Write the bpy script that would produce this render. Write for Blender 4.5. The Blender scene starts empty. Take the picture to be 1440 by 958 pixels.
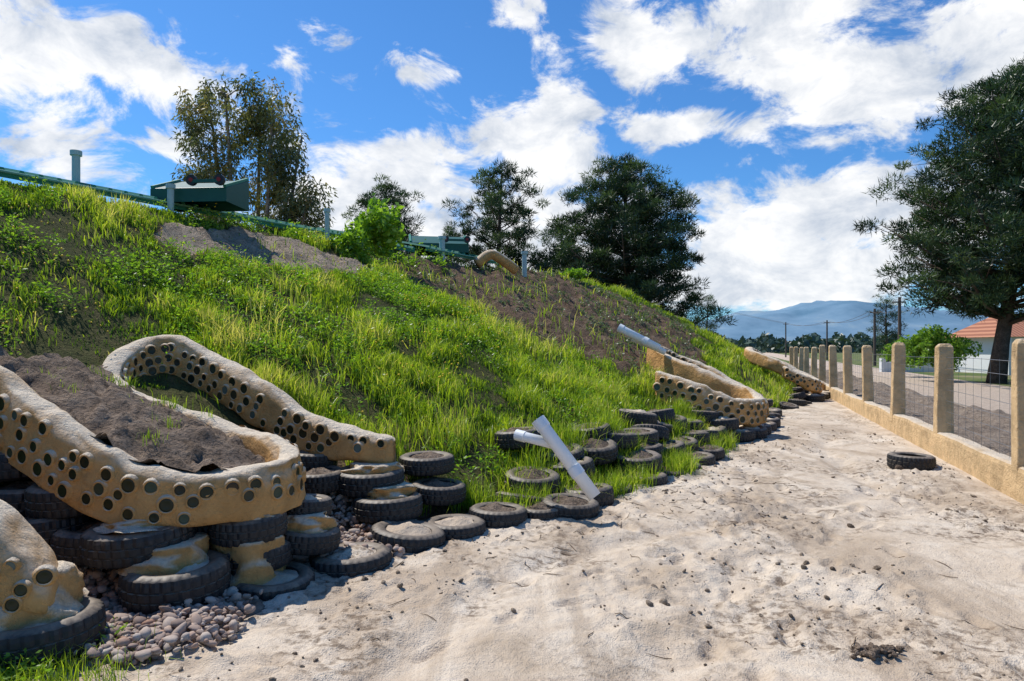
import bpy, math, numpy as np
from mathutils import Vector, Matrix
R=np.random.default_rng(7)
sc=bpy.context.scene
sc.view_settings.view_transform='Standard'
try: sc.view_settings.look='None'
except Exception: pass
sc.view_settings.exposure=0
# ------------------------------------------------------------ noise
_T=np.random.default_rng(3).random((256,256))
def vn(x,y):
    xi=np.floor(x).astype(int); yi=np.floor(y).astype(int)
    fx=x-xi; fy=y-yi; fx=fx*fx*(3-2*fx); fy=fy*fy*(3-2*fy)
    a=_T[xi&255,yi&255]; b=_T[(xi+1)&255,yi&255]; c=_T[xi&255,(yi+1)&255]; d=_T[(xi+1)&255,(yi+1)&255]
    return (a*(1-fx)+b*fx)*(1-fy)+(c*(1-fx)+d*fx)*fy-0.5
def fbm(x,y,o=4):
    s=0;a=1;f=1
    for i in range(o):
        s=s+a*vn(x*f+17.3*i,y*f-9.1*i); a*=.5; f*=2.03
    return s
def sstep(a,b,x):
    t=np.clip((x-a)/(b-a),0,1); return t*t*(3-2*t)
# ------------------------------------------------------------ mesh helpers
def link(ob,parent=None):
    sc.collection.objects.link(ob)
    if parent: ob.parent=parent
    return ob
def mk(name,V,F,mat=None,parent=None,smooth=False,attr=None,k=None):
    me=bpy.data.meshes.new(name)
    V=np.asarray(V,dtype=np.float32).reshape(-1,3)
    if isinstance(F,np.ndarray):
        kk=F.shape[1]; n=len(F)
        me.vertices.add(len(V)); me.vertices.foreach_set('co',V.ravel())
        me.loops.add(n*kk); me.loops.foreach_set('vertex_index',F.astype(np.int32).ravel())
        me.polygons.add(n); me.polygons.foreach_set('loop_start',np.arange(0,n*kk,kk,dtype=np.int32))
        me.update(calc_edges=True)
    else:
        me.from_pydata([tuple(map(float,v)) for v in V],[],F); me.update()
    if smooth: me.polygons.foreach_set('use_smooth',np.ones(len(me.polygons),dtype=bool))
    if attr is not None:
        a=me.attributes.new('v','FLOAT','POINT'); a.data.foreach_set('value',np.asarray(attr,dtype=np.float32))
    if mat: me.materials.append(mat)
    me.validate()
    ob=bpy.data.objects.new(name,me)
    return link(ob,parent)
def empty(name,loc=(0,0,0)):
    e=bpy.data.objects.new(name,None); e.location=loc; e.empty_display_size=.2; return link(e)
def box(c,s,rot=0):
    x,y,z=[q/2 for q in s]
    v=np.array([(-x,-y,-z),(x,-y,-z),(x,y,-z),(-x,y,-z),(-x,-y,z),(x,-y,z),(x,y,z),(-x,y,z)])
    cr,sr=math.cos(rot),math.sin(rot)
    v=np.stack([v[:,0]*cr-v[:,1]*sr,v[:,0]*sr+v[:,1]*cr,v[:,2]],1)+np.array(c)
    f=[(0,3,2,1),(4,5,6,7),(0,1,5,4),(1,2,6,5),(2,3,7,6),(3,0,4,7)]
    return v,f
def join(parts):
    V=[];F=[];o=0
    for v,f in parts:
        V.append(np.asarray(v)); F+= [tuple(i+o for i in q) for q in f]; o+=len(v)
    return np.concatenate(V),F
def bevel(ob,w,seg=2):
    m=ob.modifiers.new('b','BEVEL'); m.width=w; m.segments=seg; m.limit_method='ANGLE'; return ob
def tube(pts,rad,n=10,caps=True):
    pts=[Vector(p) for p in pts]; rad=rad if hasattr(rad,'__len__') else [rad]*len(pts)
    V=[];F=[]
    for i,p in enumerate(pts):
        t=(pts[min(i+1,len(pts)-1)]-pts[max(i-1,0)]).normalized()
        a=t.cross(Vector((0,0,1)) if abs(t.z)<.9 else Vector((1,0,0))).normalized(); b=t.cross(a)
        for j in range(n):
            an=2*math.pi*j/n; V.append(tuple(p+(a*math.cos(an)+b*math.sin(an))*rad[i]))
    for i in range(len(pts)-1):
        for j in range(n):
            F.append((i*n+j,i*n+(j+1)%n,(i+1)*n+(j+1)%n,(i+1)*n+j))
    if caps:
        F.append(tuple(range(n))[::-1]); F.append(tuple(range((len(pts)-1)*n,len(pts)*n)))
    return np.array(V),F
# ------------------------------------------------------------ material helpers
class M:
    def __init__(s,name):
        s.m=bpy.data.materials.new(name); s.m.use_nodes=True; s.nt=s.m.node_tree; s.nt.nodes.clear()
        s.out=s.n('ShaderNodeOutputMaterial')
    def n(s,t,**k):
        x=s.nt.nodes.new(t)
        for a,b in k.items(): setattr(x,a,b)
        return x
    def l(s,a,b): s.nt.links.new(a,b)
    def coord(s,kind='Object'): 
        return s.n('ShaderNodeTexCoord').outputs[kind]
    def pos(s): return s.n('ShaderNodeNewGeometry').outputs['Position']
    def mapv(s,vec,scale,rot=(0,0,0)):
        m=s.n('ShaderNodeMapping'); m.inputs['Scale'].default_value=scale; m.inputs['Rotation'].default_value=rot; s.l(vec,m.inputs[0]); return m.outputs[0]
    def noise(s,vec,scale,det=6,rough=.6,dist=0):
        x=s.n('ShaderNodeTexNoise'); x.inputs['Scale'].default_value=scale; x.inputs['Detail'].default_value=det
        x.inputs['Roughness'].default_value=rough; x.inputs['Distortion'].default_value=dist; s.l(vec,x.inputs['Vector']); return x.outputs['Fac']
    def ramp(s,fac,stops):
        r=s.n('ShaderNodeValToRGB'); e=r.color_ramp.elements
        while len(e)<len(stops): e.new(.5)
        for i,(p,c) in enumerate(stops):
            e[i].position=p; e[i].color=(*c,1) if hasattr(c,'__len__') else (c,c,c,1)
        s.l(fac,r.inputs[0]); return r.outputs[0]
    def mix(s,f,a,b,mode='MIX'):
        x=s.n('ShaderNodeMix',data_type='RGBA',blend_type=mode)
        for q,i in ((f,0),(a,6),(b,7)):
            if hasattr(q,'node'): s.l(q,x.inputs[i])
            elif i==0: x.inputs[0].default_value=q
            else: x.inputs[i].default_value=(*q,1)
        return x.outputs[2]
    def math(s,op,a,b=0,clamp=False):
        x=s.n('ShaderNodeMath',operation=op,use_clamp=clamp)
        for q,i in ((a,0),(b,1)):
            if hasattr(q,'node'): s.l(q,x.inputs[i])
            else: x.inputs[i].default_value=q
        return x.outputs[0]
    def bsdf(s,col,rough=.8,bump=None,bs=.3,bd=.02,spec=.3,metal=0):
        b=s.n('ShaderNodeBsdfPrincipled')
        if hasattr(col,'node'): s.l(col,b.inputs['Base Color'])
        else: b.inputs['Base Color'].default_value=(*col,1)
        if hasattr(rough,'node'): s.l(rough,b.inputs['Roughness'])
        else: b.inputs['Roughness'].default_value=rough
        b.inputs['Specular IOR Level'].default_value=spec; b.inputs['Metallic'].default_value=metal
        if bump is not None:
            k=s.n('ShaderNodeBump'); k.inputs['Strength'].default_value=bs; k.inputs['Distance'].default_value=bd
            s.l(bump,k.inputs['Height']); s.l(k.outputs[0],b.inputs['Normal'])
        s.l(b.outputs[0],s.out.inputs[0]); return b
    def nz(s):
        g=s.n('ShaderNodeNewGeometry'); x=s.n('ShaderNodeSeparateXYZ'); s.l(g.outputs['Normal'],x.inputs[0]); return x.outputs[2]
def leafmat(name,stops,trans=.4,tmul=(1.5,1.6,.8),spec=.3):
    m=M(name); a=m.n('ShaderNodeAttribute',attribute_name='v').outputs['Fac']
    c=m.ramp(a,stops)
    d=m.n('ShaderNodeBsdfDiffuse'); m.l(c,d.inputs['Color'])
    t=m.n('ShaderNodeBsdfTranslucent'); m.l(m.mix(1,c,tmul,'MULTIPLY'),t.inputs[0])
    x=m.n('ShaderNodeMixShader'); x.inputs[0].default_value=trans; m.l(d.outputs[0],x.inputs[1]); m.l(t.outputs[0],x.inputs[2])
    gl=m.n('ShaderNodeBsdfGlossy'); gl.inputs['Roughness'].default_value=.4; gl.inputs['Color'].default_value=(1,1,1,1)
    y=m.n('ShaderNodeMixShader'); y.inputs[0].default_value=.10*spec; m.l(x.outputs[0],y.inputs[1]); m.l(gl.outputs[0],y.inputs[2]); m.l(y.outputs[0],m.out.inputs[0])
    return m.m
def simple(name,col,rough=.7,var=.25,scale=8,spec=.3,metal=0,bs=.2):
    m=M(name); p=m.pos(); f=m.noise(p,scale,4)
    c=m.mix(f,tuple(q*(1-var) for q in col),tuple(min(1,q*(1+var)) for q in col))
    m.bsdf(c,rough,m.noise(p,scale*5,3),bs,.01,spec,metal); return m.m
# sand
def m_ground():
    m=M('sand_ground'); p=m.pos()
    big=m.noise(p,.35,3,.6,.5); mid=m.noise(p,1.6,6,.62,.8); fine=m.noise(p,14,4,.7); vf=m.noise(p,110,2,.6)
    c=m.ramp(mid,[(.3,(.44,.345,.25)),(.45,(.57,.465,.355)),(.6,(.65,.55,.435)),(.8,(.70,.61,.50))])
    st=m.mapv(p,(1.5,.42,1),(0,0,math.radians(32)))
    damp=m.ramp(m.noise(st,.75,6,.66,1.0),[(.50,0),(.57,.55),(.68,.9)])
    c=m.mix(damp,c,(.39,.30,.215))
    patch=m.ramp(m.noise(p,.8,4,.6,1.2),[(.47,0),(.60,1)])
    grit=m.ramp(fine,[(.40,1),(.53,0)])
    c=m.mix(m.math('MULTIPLY',m.math('MULTIPLY',patch,grit),.85),c,(.18,.13,.09))
    speck=m.ramp(vf,[(.30,1),(.38,0)])
    c=m.mix(m.math('MULTIPLY',speck,.5),c,(.22,.165,.12))
    s=m.n('ShaderNodeSeparateXYZ'); m.l(p,s.inputs[0])
    X0=m.math('SUBTRACT',s.outputs[0],m.math('MULTIPLY',s.outputs[1],.333))
    w=m.math('ADD',X0,m.math('MULTIPLY',big,1.5))
    fld=m.n('ShaderNodeMapRange'); fld.inputs[1].default_value=11.2; fld.inputs[2].default_value=12.2; m.l(w,fld.inputs[0])
    grass=m.ramp(m.noise(p,.25,5,.7),[(.35,(.06,.10,.03)),(.5,(.12,.15,.05)),(.65,(.26,.22,.13))])
    c=m.mix(fld.outputs[0],c,grass)
    far=m.n('ShaderNodeMapRange'); far.inputs[1].default_value=34; far.inputs[2].default_value=40; m.l(s.outputs[1],far.inputs[0])
    c=m.mix(far.outputs[0],c,grass)
    h=m.math('ADD',m.math('MULTIPLY',fine,.55),m.math('MULTIPLY',vf,.2))
    m.bsdf(c,.95,h,.9,.05,.1); return m.m
def m_soil(name,a,b,c_):
    m=M(name); p=m.pos(); f=m.noise(p,5,6,.7,.4); g=m.noise(p,30,4,.7)
    c=m.ramp(f,[(.3,a),(.5,b),(.72,c_)])
    c=m.mix(m.ramp(g,[(.35,.7),(.5,0)]),c,tuple(q*.45 for q in a))
    m.bsdf(c,.95,m.math('ADD',f,g),1,.06,.1); return m.m
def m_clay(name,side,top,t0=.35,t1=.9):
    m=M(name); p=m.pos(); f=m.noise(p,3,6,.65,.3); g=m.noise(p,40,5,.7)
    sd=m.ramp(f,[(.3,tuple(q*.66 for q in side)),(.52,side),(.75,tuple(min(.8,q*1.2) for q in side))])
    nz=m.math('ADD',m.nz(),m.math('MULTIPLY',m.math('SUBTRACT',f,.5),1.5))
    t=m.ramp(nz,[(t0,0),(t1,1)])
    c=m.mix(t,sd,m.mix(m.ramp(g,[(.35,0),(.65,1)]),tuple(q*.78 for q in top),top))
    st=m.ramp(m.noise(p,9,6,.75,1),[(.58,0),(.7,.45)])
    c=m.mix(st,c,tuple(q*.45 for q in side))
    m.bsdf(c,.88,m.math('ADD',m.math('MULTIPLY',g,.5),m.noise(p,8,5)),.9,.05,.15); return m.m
def m_tire():
    m=M('tire_rubber'); p=m.pos(); f=m.noise(p,7,5,.7,.4)
    nz=m.math('ADD',m.math('MULTIPLY',m.nz(),.45),f)
    t=m.ramp(nz,[(.66,0),(1.05,.85)])
    g=m.noise(p,25,4,.7)
    c=m.mix(m.ramp(g,[(.5,0),(.8,.35)]),(.014,.014,.016),(.09,.075,.06))
    c=m.mix(t,c,(.26,.205,.15)); m.bsdf(c,.55,g,.2,.01,.45); return m.m
MG=m_ground(); SOIL=m_soil('dark_soil',(.12,.088,.064),(.235,.175,.13),(.36,.28,.215))
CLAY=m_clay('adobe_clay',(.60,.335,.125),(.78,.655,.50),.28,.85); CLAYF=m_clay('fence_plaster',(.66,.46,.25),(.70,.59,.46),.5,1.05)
TIRE=m_tire(); 
# ------------------------------------------------------------ terrain
DX,DY=.53,.848; NX,NY=.848,-.53
def un(x,y): return DX*x+DY*y, NX*x+NY*y
def xy(u,n): return DX*u+NX*n, DY*u+NY*n
FU=[-12,-2,3,4.6,5.4,6.2,8,10.5,13.8,20,28,34]; FN=[-4.9,-4.6,-4.35,-4.1,-3.75,-3.35,-2.95,-3.0,-3.4,-3.5,-3.6,-4]
def foot(u): return np.interp(u,FU,FN)
def H(u,n):
    f=foot(u); t=(f-n)/(f+10.2)
    hr=np.interp(u,[-20,0,4,8,11,13,20,24,27,29.5,31.5,33],[3.86,3.84,3.76,3.66,3.6,3.75,3.9,3.8,3.15,2.0,.8,0])
    c=np.interp(u,[5,8],[-.03,.04])
    h=hr*(np.clip(t,0,1)+c*np.sin(np.pi*np.clip(t,0,1)))
    h=h-sstep(1.06,1.9,t)*hr*1.02
    return h
def bumps(u,n):
    return .15*fbm(u*.55,n*.55,3)+.05*fbm(u*2.3,n*2.3,3)
def HB(u,n):
    h=H(u,n); return np.where(h>.02,h+bumps(u,n)*np.clip(h*1.5,0,1),h)
def inside(x,y,poly):
    r=np.zeros(x.shape,bool); j=len(poly)-1
    for i in range(len(poly)):
        xi,yi=poly[i];xj,yj=poly[j]
        c=((yi>y)!=(yj>y))&(x<(xj-xi)*(y-yi)/(yj-yi+1e-12)+xi); r^=c; j=i
    return r
PA=[(11.3,-11),(10.0,-9.5),(10.3,-7.6),(11.0,-6.3),(12.4,-5.1),(15,-4.7),(17.5,-5.1),(20,-6.1),(23.2,-7.2),(23.0,-8.8),(20.8,-9.9),(19.8,-11)]
def bare(u,n):
    w=.8*fbm(u*.8,n*.8,3); w1=.7*fbm(u*1.1+3,n*1.1,3); w2=.7*fbm(u*1.1,n*1.1+8,3)
    A=inside(u+w1,n+w2,PA)
    B=((u-7.6)/2.1)**2+((n+9.2)/.66)**2-1
    C=((u-2.0)/.8)**2+((n+8.8)/.25)**2-1
    D=((u-.2)/.7)**2+((n+7.2)/.5)**2-1
    return A,(B+w<0),(C+w<0)|(D+w<0)
FOOT=[]
_r=np.random.default_rng(12)
for (sx,sy,ang,nst) in [(-.6,3.0,1.15,9),(2.6,2.8,1.5,10),(.8,3.2,.9,9),(3.6,4.2,1.25,9),(1.6,5.0,2.2,5),(.2,4.4,.75,9),(1.2,2.7,1.35,8)]:
    for i in range(nst):
        FOOT.append((sx+math.cos(ang)*.62*i+(-1)**i*.11*math.sin(ang)+_r.normal(0,.04),sy+math.sin(ang)*.62*i-(-1)**i*.11*math.cos(ang)+_r.normal(0,.04),ang+_r.normal(0,.2)))
def sandz(x,y):
    d=np.hypot(x,y); fade=1-sstep(14,34,d); X0=x-.333*y
    ins=1-sstep(2.6,2.95,X0)
    z=.06*fbm(x*.5,y*.5,3)+.03*fbm(x*2.1,y*2.1,4)+.008*fbm(x*7,y*7,3)
    u,n=un(x,y); fo=foot(u)
    rough=np.maximum(sstep(.0,.2,fbm(x*.9+5,y*.9,3)),np.exp(-((n-fo-.5)/.7)**2)*.9)
    z=z+rough*(.065*np.maximum(fbm(x*8,y*8,3),-.02)+.025*fbm(x*16,y*16,2))
    rill=np.exp(-((n-fo-1.9-.35*np.sin(u*.9)-.3*fbm(u*.8,u*.3,2))/.16)**2)*.05
    rill=rill+np.exp(-((n-fo-3.1-.5*np.sin(u*.6+1)-.4*fbm(u*.7,u*.2+4,2))/.2)**2)*.04
    for (fx,fy,a) in FOOT:
        m=(np.abs(x-fx)<.3)&(np.abs(y-fy)<.3)
        if m.any():
            dx,dy=x[m]-fx,y[m]-fy; p_=dx*math.cos(a)+dy*math.sin(a); q_=-dx*math.sin(a)+dy*math.cos(a)
            e=(p_/.13)**2+(q_/.055)**2; z[m]+=-.034*np.exp(-e**1.5)+.014*np.exp(-((np.sqrt(e)-1.35)/.3)**2)
    return (z-rill)*fade*ins
def axis(a,b,step,g,lim):
    m=list(np.arange(a,b,step)); s=step;q=m[-1]
    while q<lim: s*=g; q+=s; m.append(q)
    s=step;q=m[0];l=[]
    while q>-lim: s*=g; q-=s; l.append(q)
    return np.array(l[::-1]+m)
def grid(name,xs,ys,zf,mat,trans=None,**k):
    A,B=np.meshgrid(xs,ys,indexing='xy'); Z=zf(A,B)
    X,Y=(A,B) if trans is None else trans(A,B)
    V=np.stack([X,Y,Z],-1).reshape(-1,3); w=len(xs);h=len(ys)
    i=np.arange((h-1))[:,None]*w+np.arange(w-1)[None,:]; i=i.ravel()
    F=np.stack([i,i+1,i+1+w,i+w],1)
    if trans is not None: F=F[:,::-1].copy()
    return mk(name,V,F,mat,smooth=True,**k)
grid('ground',axis(-3.2,7,.028,1.07,4000),axis(2.2,10,.028,1.07,4000),sandz,MG)
# berm
def m_berm():
    m=M('berm_earth'); p=m.pos(); a=m.n('ShaderNodeAttribute',attribute_name='v').outputs['Fac']
    f=m.noise(p,4,6,.7,.4); g=m.noise(p,28,4,.7)
    gr=m.ramp(f,[(.3,(.05,.065,.02)),(.55,(.11,.11,.04)),(.75,(.20,.155,.09))])
    so=m.ramp(f,[(.3,(.10,.064,.042)),(.5,(.195,.13,.086)),(.72,(.31,.225,.16))])
    sa=m.ramp(f,[(.3,(.28,.21,.15)),(.6,(.50,.40,.30))])
    c=m.mix(m.ramp(a,[(.3,0),(.45,1)]),gr,so); c=m.mix(m.ramp(a,[(.7,0),(.9,1)]),c,sa)
    c=m.mix(m.ramp(g,[(.35,.6),(.5,0)]),c,(.05,.034,.022))
    m.bsdf(c,.95,m.math('ADD',f,g),1,.08,.1); return m.m
us=np.arange(-12,33.5,.09); ns=np.concatenate([np.arange(-17,-10.6,.4),np.arange(-10.6,-2.2,.06)])
U,N_=np.meshgrid(us,ns,indexing='xy')
bA,bB,bC=bare(U,N_); att=np.where(bB,1.0,np.where(bA|bC,.5,.0)); att=np.where((N_>-5.2)&(U<5)&(att<.4),.5,att); att=np.where((U<5.2)&(N_>-4.9),.62,att)
def bz(u,n):
    h=H(u,n); z=np.where(h>.001,HB(u,n)-.03,-.12)
    A,B,C=bare(u,n)
    return z+np.where(A|B|C,.15*np.maximum(fbm(u*3.5,n*3.5,3),-.2)+.08*fbm(u*8,n*8,2),0)
grid('earth_berm',us,ns,bz,m_berm(),trans=xy,attr=att.ravel())
# ------------------------------------------------------------ tires
def tire_mesh(name,Ro=.31,Ri=.185,w=.195,fill=None):
    seg=96
    pr=[(Ri,-w*.40),(Ri+.012,-w*.47),(Ri+.04,-w*.50),(Ri+.06,-w*.535),(Ro-.045,-w*.52),(Ro-.028,-w*.47),(Ro-.008,-w*.42),(Ro-.002,-w*.30),(Ro,-w*.17),(Ro-.010,-w*.155),(Ro-.010,-w*.115),(Ro+.001,-w*.10),(Ro+.002,w*.10),(Ro-.010,w*.115),(Ro-.010,w*.155),(Ro,w*.17),(Ro-.002,w*.30),(Ro-.008,w*.42),(Ro-.028,w*.47),(Ro-.045,w*.52),(Ri+.06,w*.535),(Ri+.04,w*.50),(Ri+.012,w*.47),(Ri,w*.40),(Ri+.03,w*.3),(Ro-.03,w*.3),(Ro-.03,-w*.3),(Ri+.03,-w*.3)]
    V=[];F=[];k=len(pr)
    for s in range(seg):
        a=2*math.pi*s/seg
        for j,(r,z) in enumerate(pr):
            nt=(s%3==0 and (5<=j<=8 or 15<=j<=18)) or (s%4==0 and 11<=j<=12)
            rr=r-(.011 if nt else 0)
            V.append((rr*math.cos(a),rr*math.sin(a),z))
        for j in range(k):
            s2=(s+1)%seg; F.append((s*k+j,s2*k+j,s2*k+(j+1)%k,s*k+(j+1)%k))
    me=bpy.data.meshes.new(name); nF=len(F)
    VV=list(V);FF=list(F)
    if fill:
        bm_v=len(V); rings=6
        for q in range(rings+1):
            r=(Ri+.03)*(1-q/rings)
            for s in range(24):
                a=2*math.pi*s/24
                VV.append((r*math.cos(a),r*math.sin(a),w*.38+.035*(1-(r/(Ri+.03))**2)+.05*float(fbm(np.array(r*9*math.cos(a)+3),np.array(r*9*math.sin(a)),3))))
        for q in range(rings):
            for s in range(24):
                FF.append((bm_v+q*24+s,bm_v+q*24+(s+1)%24,bm_v+(q+1)*24+(s+1)%24,bm_v+(q+1)*24+s))
    me.from_pydata(VV,[],FF); me.materials.append(TIRE)
    if fill:
        me.materials.append(fill)
        for i,p in enumerate(me.polygons):
            if i>=nF: p.material_index=1
    me.update(); me.polygons.foreach_set('use_smooth',np.array([not(6<=(i%k)<=16) or i>=nF for i in range(len(me.polygons))],dtype=bool)); return me
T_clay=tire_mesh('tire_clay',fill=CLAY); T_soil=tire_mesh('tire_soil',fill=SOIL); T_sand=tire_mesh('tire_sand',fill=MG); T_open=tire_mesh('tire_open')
def put_tire(me,x,y,z,s=1,parent=None,tilt=.05,name='tire'):
    o=bpy.data.objects.new(name,me); o.location=(x,y,z); o.scale=(s,s,s*R.uniform(.92,1.08))
    o.rotation_euler=(R.normal(0,tilt),R.normal(0,tilt),R.uniform(0,6)); return link(o,parent)
# ------------------------------------------------------------ serpentine bottle walls
def catmull(P,n=16):
    P=np.array(P,float); out=[]
    Q=np.vstack([2*P[0]-P[1],P,2*P[-1]-P[-2]])
    for i in range(1,len(Q)-2):
        for t in np.arange(n)/n:
            a,b,c,d=Q[i-1],Q[i],Q[i+1],Q[i+2]
            out.append(.5*((2*b)+(-a+c)*t+(2*a-5*b+4*c-d)*t*t+(-a+3*b-3*c+d)*t**3))
    out.append(P[-1]); return np.array(out)
def m_glass():
    m=M('bottle_glass'); a=m.n('ShaderNodeAttribute',attribute_name='v').outputs['Fac']
    c=m.ramp(a,[(0,(.006,.009,.006)),(.5,(.014,.024,.010)),(.7,(.03,.02,.009)),(.88,(.03,.055,.035)),(1,(.10,.13,.11))])
    m.bsdf(c,.3,spec=.3); return m.m
GLASS=m_glass()
def bottle_wall(parent,P,w=.20,sp=.142,r0=.040,rows=3,name='serpentine_wall',amp=1.0):
    S=catmull(P,18)
    d=np.gradient(S[:,:2],axis=0); d/=np.linalg.norm(d,axis=1)[:,None]; left=np.stack([-d[:,1],d[:,0]],1)
    L=np.concatenate([[0],np.cumsum(np.linalg.norm(np.diff(S[:,:3],axis=0),axis=1))])
    def nof(Li,ca,sa,y): return amp*(.034*float(fbm(np.array(Li*2.6+ca*1.5),np.array(sa*1.6+y),3))+.06*float(vn(np.array(Li*1.6),np.array(ca+9.))))
    k=32; V=[]
    for i in range(len(S)):
        x,y,zt,h=S[i]; e=min(1,min(L[i],L[-1]-L[i])/.12); e=math.sqrt(max(0,1-(1-e)**2))*.9+.1
        for j in range(k):
            a=2*math.pi*j/k; ca,sa=math.cos(a),math.sin(a)
            ex=np.sign(ca)*abs(ca)**.6; ez=np.sign(sa)*abs(sa)**(.75 if sa>0 else .4)
            ww=w/2*(1+.2*(1-ez)/2)
            off=(ex*ww+nof(L[i],ca,sa,y))*e; zz=zt-h/2+ez*(h/2)*(.75+.25*e)+.08*float(fbm(np.array(L[i]*3.),np.array(1.+ca*.6),3))*(1+ez)/2+.06*(1-ez)/2*float(vn(np.array(L[i]*5),np.array(3.)))
            V.append((x+left[i,0]*off,y+left[i,1]*off,zz))
    F=[]
    for i in range(len(S)-1):
        for j in range(k): F.append((i*k+j,i*k+(j+1)%k,(i+1)*k+(j+1)%k,(i+1)*k+j))
    F.append(tuple(range(k))); F.append(tuple(range((len(S)-1)*k,len(S)*k))[::-1])
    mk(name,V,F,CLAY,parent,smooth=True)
    CV=[];CF=[];GV=[];GF=[];GA=[]
    s=.09
    while s<L[-1]-.07:
        i=int(np.searchsorted(L,s)); i=min(i,len(S)-1)
        x,y,zt,h=S[i]; nr=rows if h>.38 else max(2,rows-1) if h>.25 else 1
        for q in range(nr):
            st=(q%2)*.5*sp+R.normal(0,.014); ii=min(int(np.searchsorted(L,s+st)),len(S)-1)
            x,y,zt,h=S[ii]; n3=np.array([left[ii,0],left[ii,1],0]); t3=np.array([d[ii,0],d[ii,1],0])
            fr=(.27+.235*q*3/max(rows,3))
            if R.random()<.06: continue
            zz=zt-h*fr+R.normal(0,.012); r=r0*R.uniform(.75,1.12)
            ez=1-2*fr; sa=np.sign(ez)*abs(ez)**(1/.75 if ez>0 else 1/.4); ca=math.sqrt(max(0,1-sa*sa)); ex=ca**.6
            off=ex*w/2*(1+.2*fr)+nof(L[ii],ca,sa,y)
            c=np.array([x,y,zz])+n3*(off)
            up=np.array([0,0,1.]); m=16; b=len(CV)
            prof=[(r*1.6,-.016),(r*1.38,.006),(r*1.2,.014),(r*1.04,.013),(r*.98,-.01)]
            for (rr,oo) in prof:
                for j in range(m):
                    a=2*math.pi*j/m; CV.append(c+t3*rr*math.cos(a)+up*rr*math.sin(a)+n3*oo)
            for p_ in range(len(prof)-1):
                for j in range(m): CF.append((b+p_*m+j,b+p_*m+(j+1)%m,b+(p_+1)*m+(j+1)%m,b+(p_+1)*m+j))
            b=len(GV); ga=R.random()
            for (rr,oo) in [(r*1.0,.005),(r*.8,.008),(r*.55,.0055)]:
                for j in range(m):
                    a=2*math.pi*j/m; GV.append(c+t3*rr*math.cos(a)+up*rr*math.sin(a)+n3*oo); GA.append(ga)
            for p_ in range(2):
                for j in range(m): GF.append((b+p_*m+j,b+p_*m+(j+1)%m,b+(p_+1)*m+(j+1)%m,b+(p_+1)*m+j))
            GF.append(tuple(b+2*m+j for j in range(m)))
        s+=sp
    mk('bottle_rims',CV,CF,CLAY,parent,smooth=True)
    mk('bottle_ends',GV,GF,GLASS,parent,smooth=True,attr=GA)
    return S
pl=empty('bottle_wall_planter')
P1=[(-1.08,6.32,.80,.31),(-1.45,6.38,.88,.35),(-1.95,6.5,1.02,.40),(-2.6,6.75,1.34,.44),(-3.15,6.98,1.60,.44),(-3.55,7.0,1.72,.44),(-3.78,6.72,1.62,.44),(-3.68,6.3,1.42,.42),(-3.2,5.95,1.2,.42),(-2.55,5.78,1.03,.42),(-2.02,5.55,.93,.40),(-1.70,5.2,.84,.38),(-1.66,4.85,.79,.36),(-1.92,4.56,.78,.36),(-2.3,4.42,.83,.40),(-2.66,4.44,.97,.46),(-3.05,4.56,1.2,.50),(-3.55,4.75,1.42,.52),(-4.2,5.05,1.62,.52)]
S1=bottle_wall(pl,P1,w=.22)
Q=S1[int(18*6.5):]; poly=Q[:,:2]
A=np.c_[Q[:,0],Q[:,1],np.ones(len(Q))]; cf=np.linalg.lstsq(A,Q[:,2],rcond=None)[0]
gx=np.arange(-4.3,-1.5,.03); gy=np.arange(4.3,7,.03); GX,GY=np.meshgrid(gx,gy,indexing='xy')
ins=inside(GX,GY,poly)
dd=np.min(np.hypot(GX[...,None]-Q[::4,0],GY[...,None]-Q[::4,1]),axis=-1)
def soilz(x,y,dd): return cf[0]*x+cf[1]*y+cf[2]-.09+np.clip(dd-.1,0,.3)*.3+.10*fbm(x*3,y*3,3)+.12*np.maximum(fbm(x*9,y*9,3),-.1)
GZ=soilz(GX,GY,dd); w=len(gx)
i0=(np.arange(len(gy)-1)[:,None]*w+np.arange(w-1)[None,:]); ok=ins[:-1,:-1]&ins[1:,1:]; i=i0[ok]
mk('planter_soil',np.stack([GX,GY,GZ],-1).reshape(-1,3),np.stack([i,i+1,i+1+w,i+w],1),SOIL,pl,smooth=True)
def collar(x,y,z0,z1,r0,r1,parent):
    V=[];F=[];k=40;rr=12
    for q in range(rr):
        t=q/(rr-1); r=r0+(r1-r0)*t**1.4+.03*math.exp(-t*8); z=z0+(z1-z0)*t
        for j in range(k):
            a=2*math.pi*j/k; n=.11*float(fbm(np.array(math.cos(a)*1.8+x*7),np.array(math.sin(a)*1.8+t*2+y*5),4))
            V.append((x+(r+n)*math.cos(a),y+(r+n)*math.sin(a),z+n*.7*(1-t)))
    for q in range(rr-1):
        for j in range(k): F.append((q*k+j,q*k+(j+1)%k,(q+1)*k+(j+1)%k,(q+1)*k+j))
    F.append(tuple(range((rr-1)*k,rr*k)))
    mk('clay_collar',V,F,CLAY,parent,smooth=True)
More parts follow.
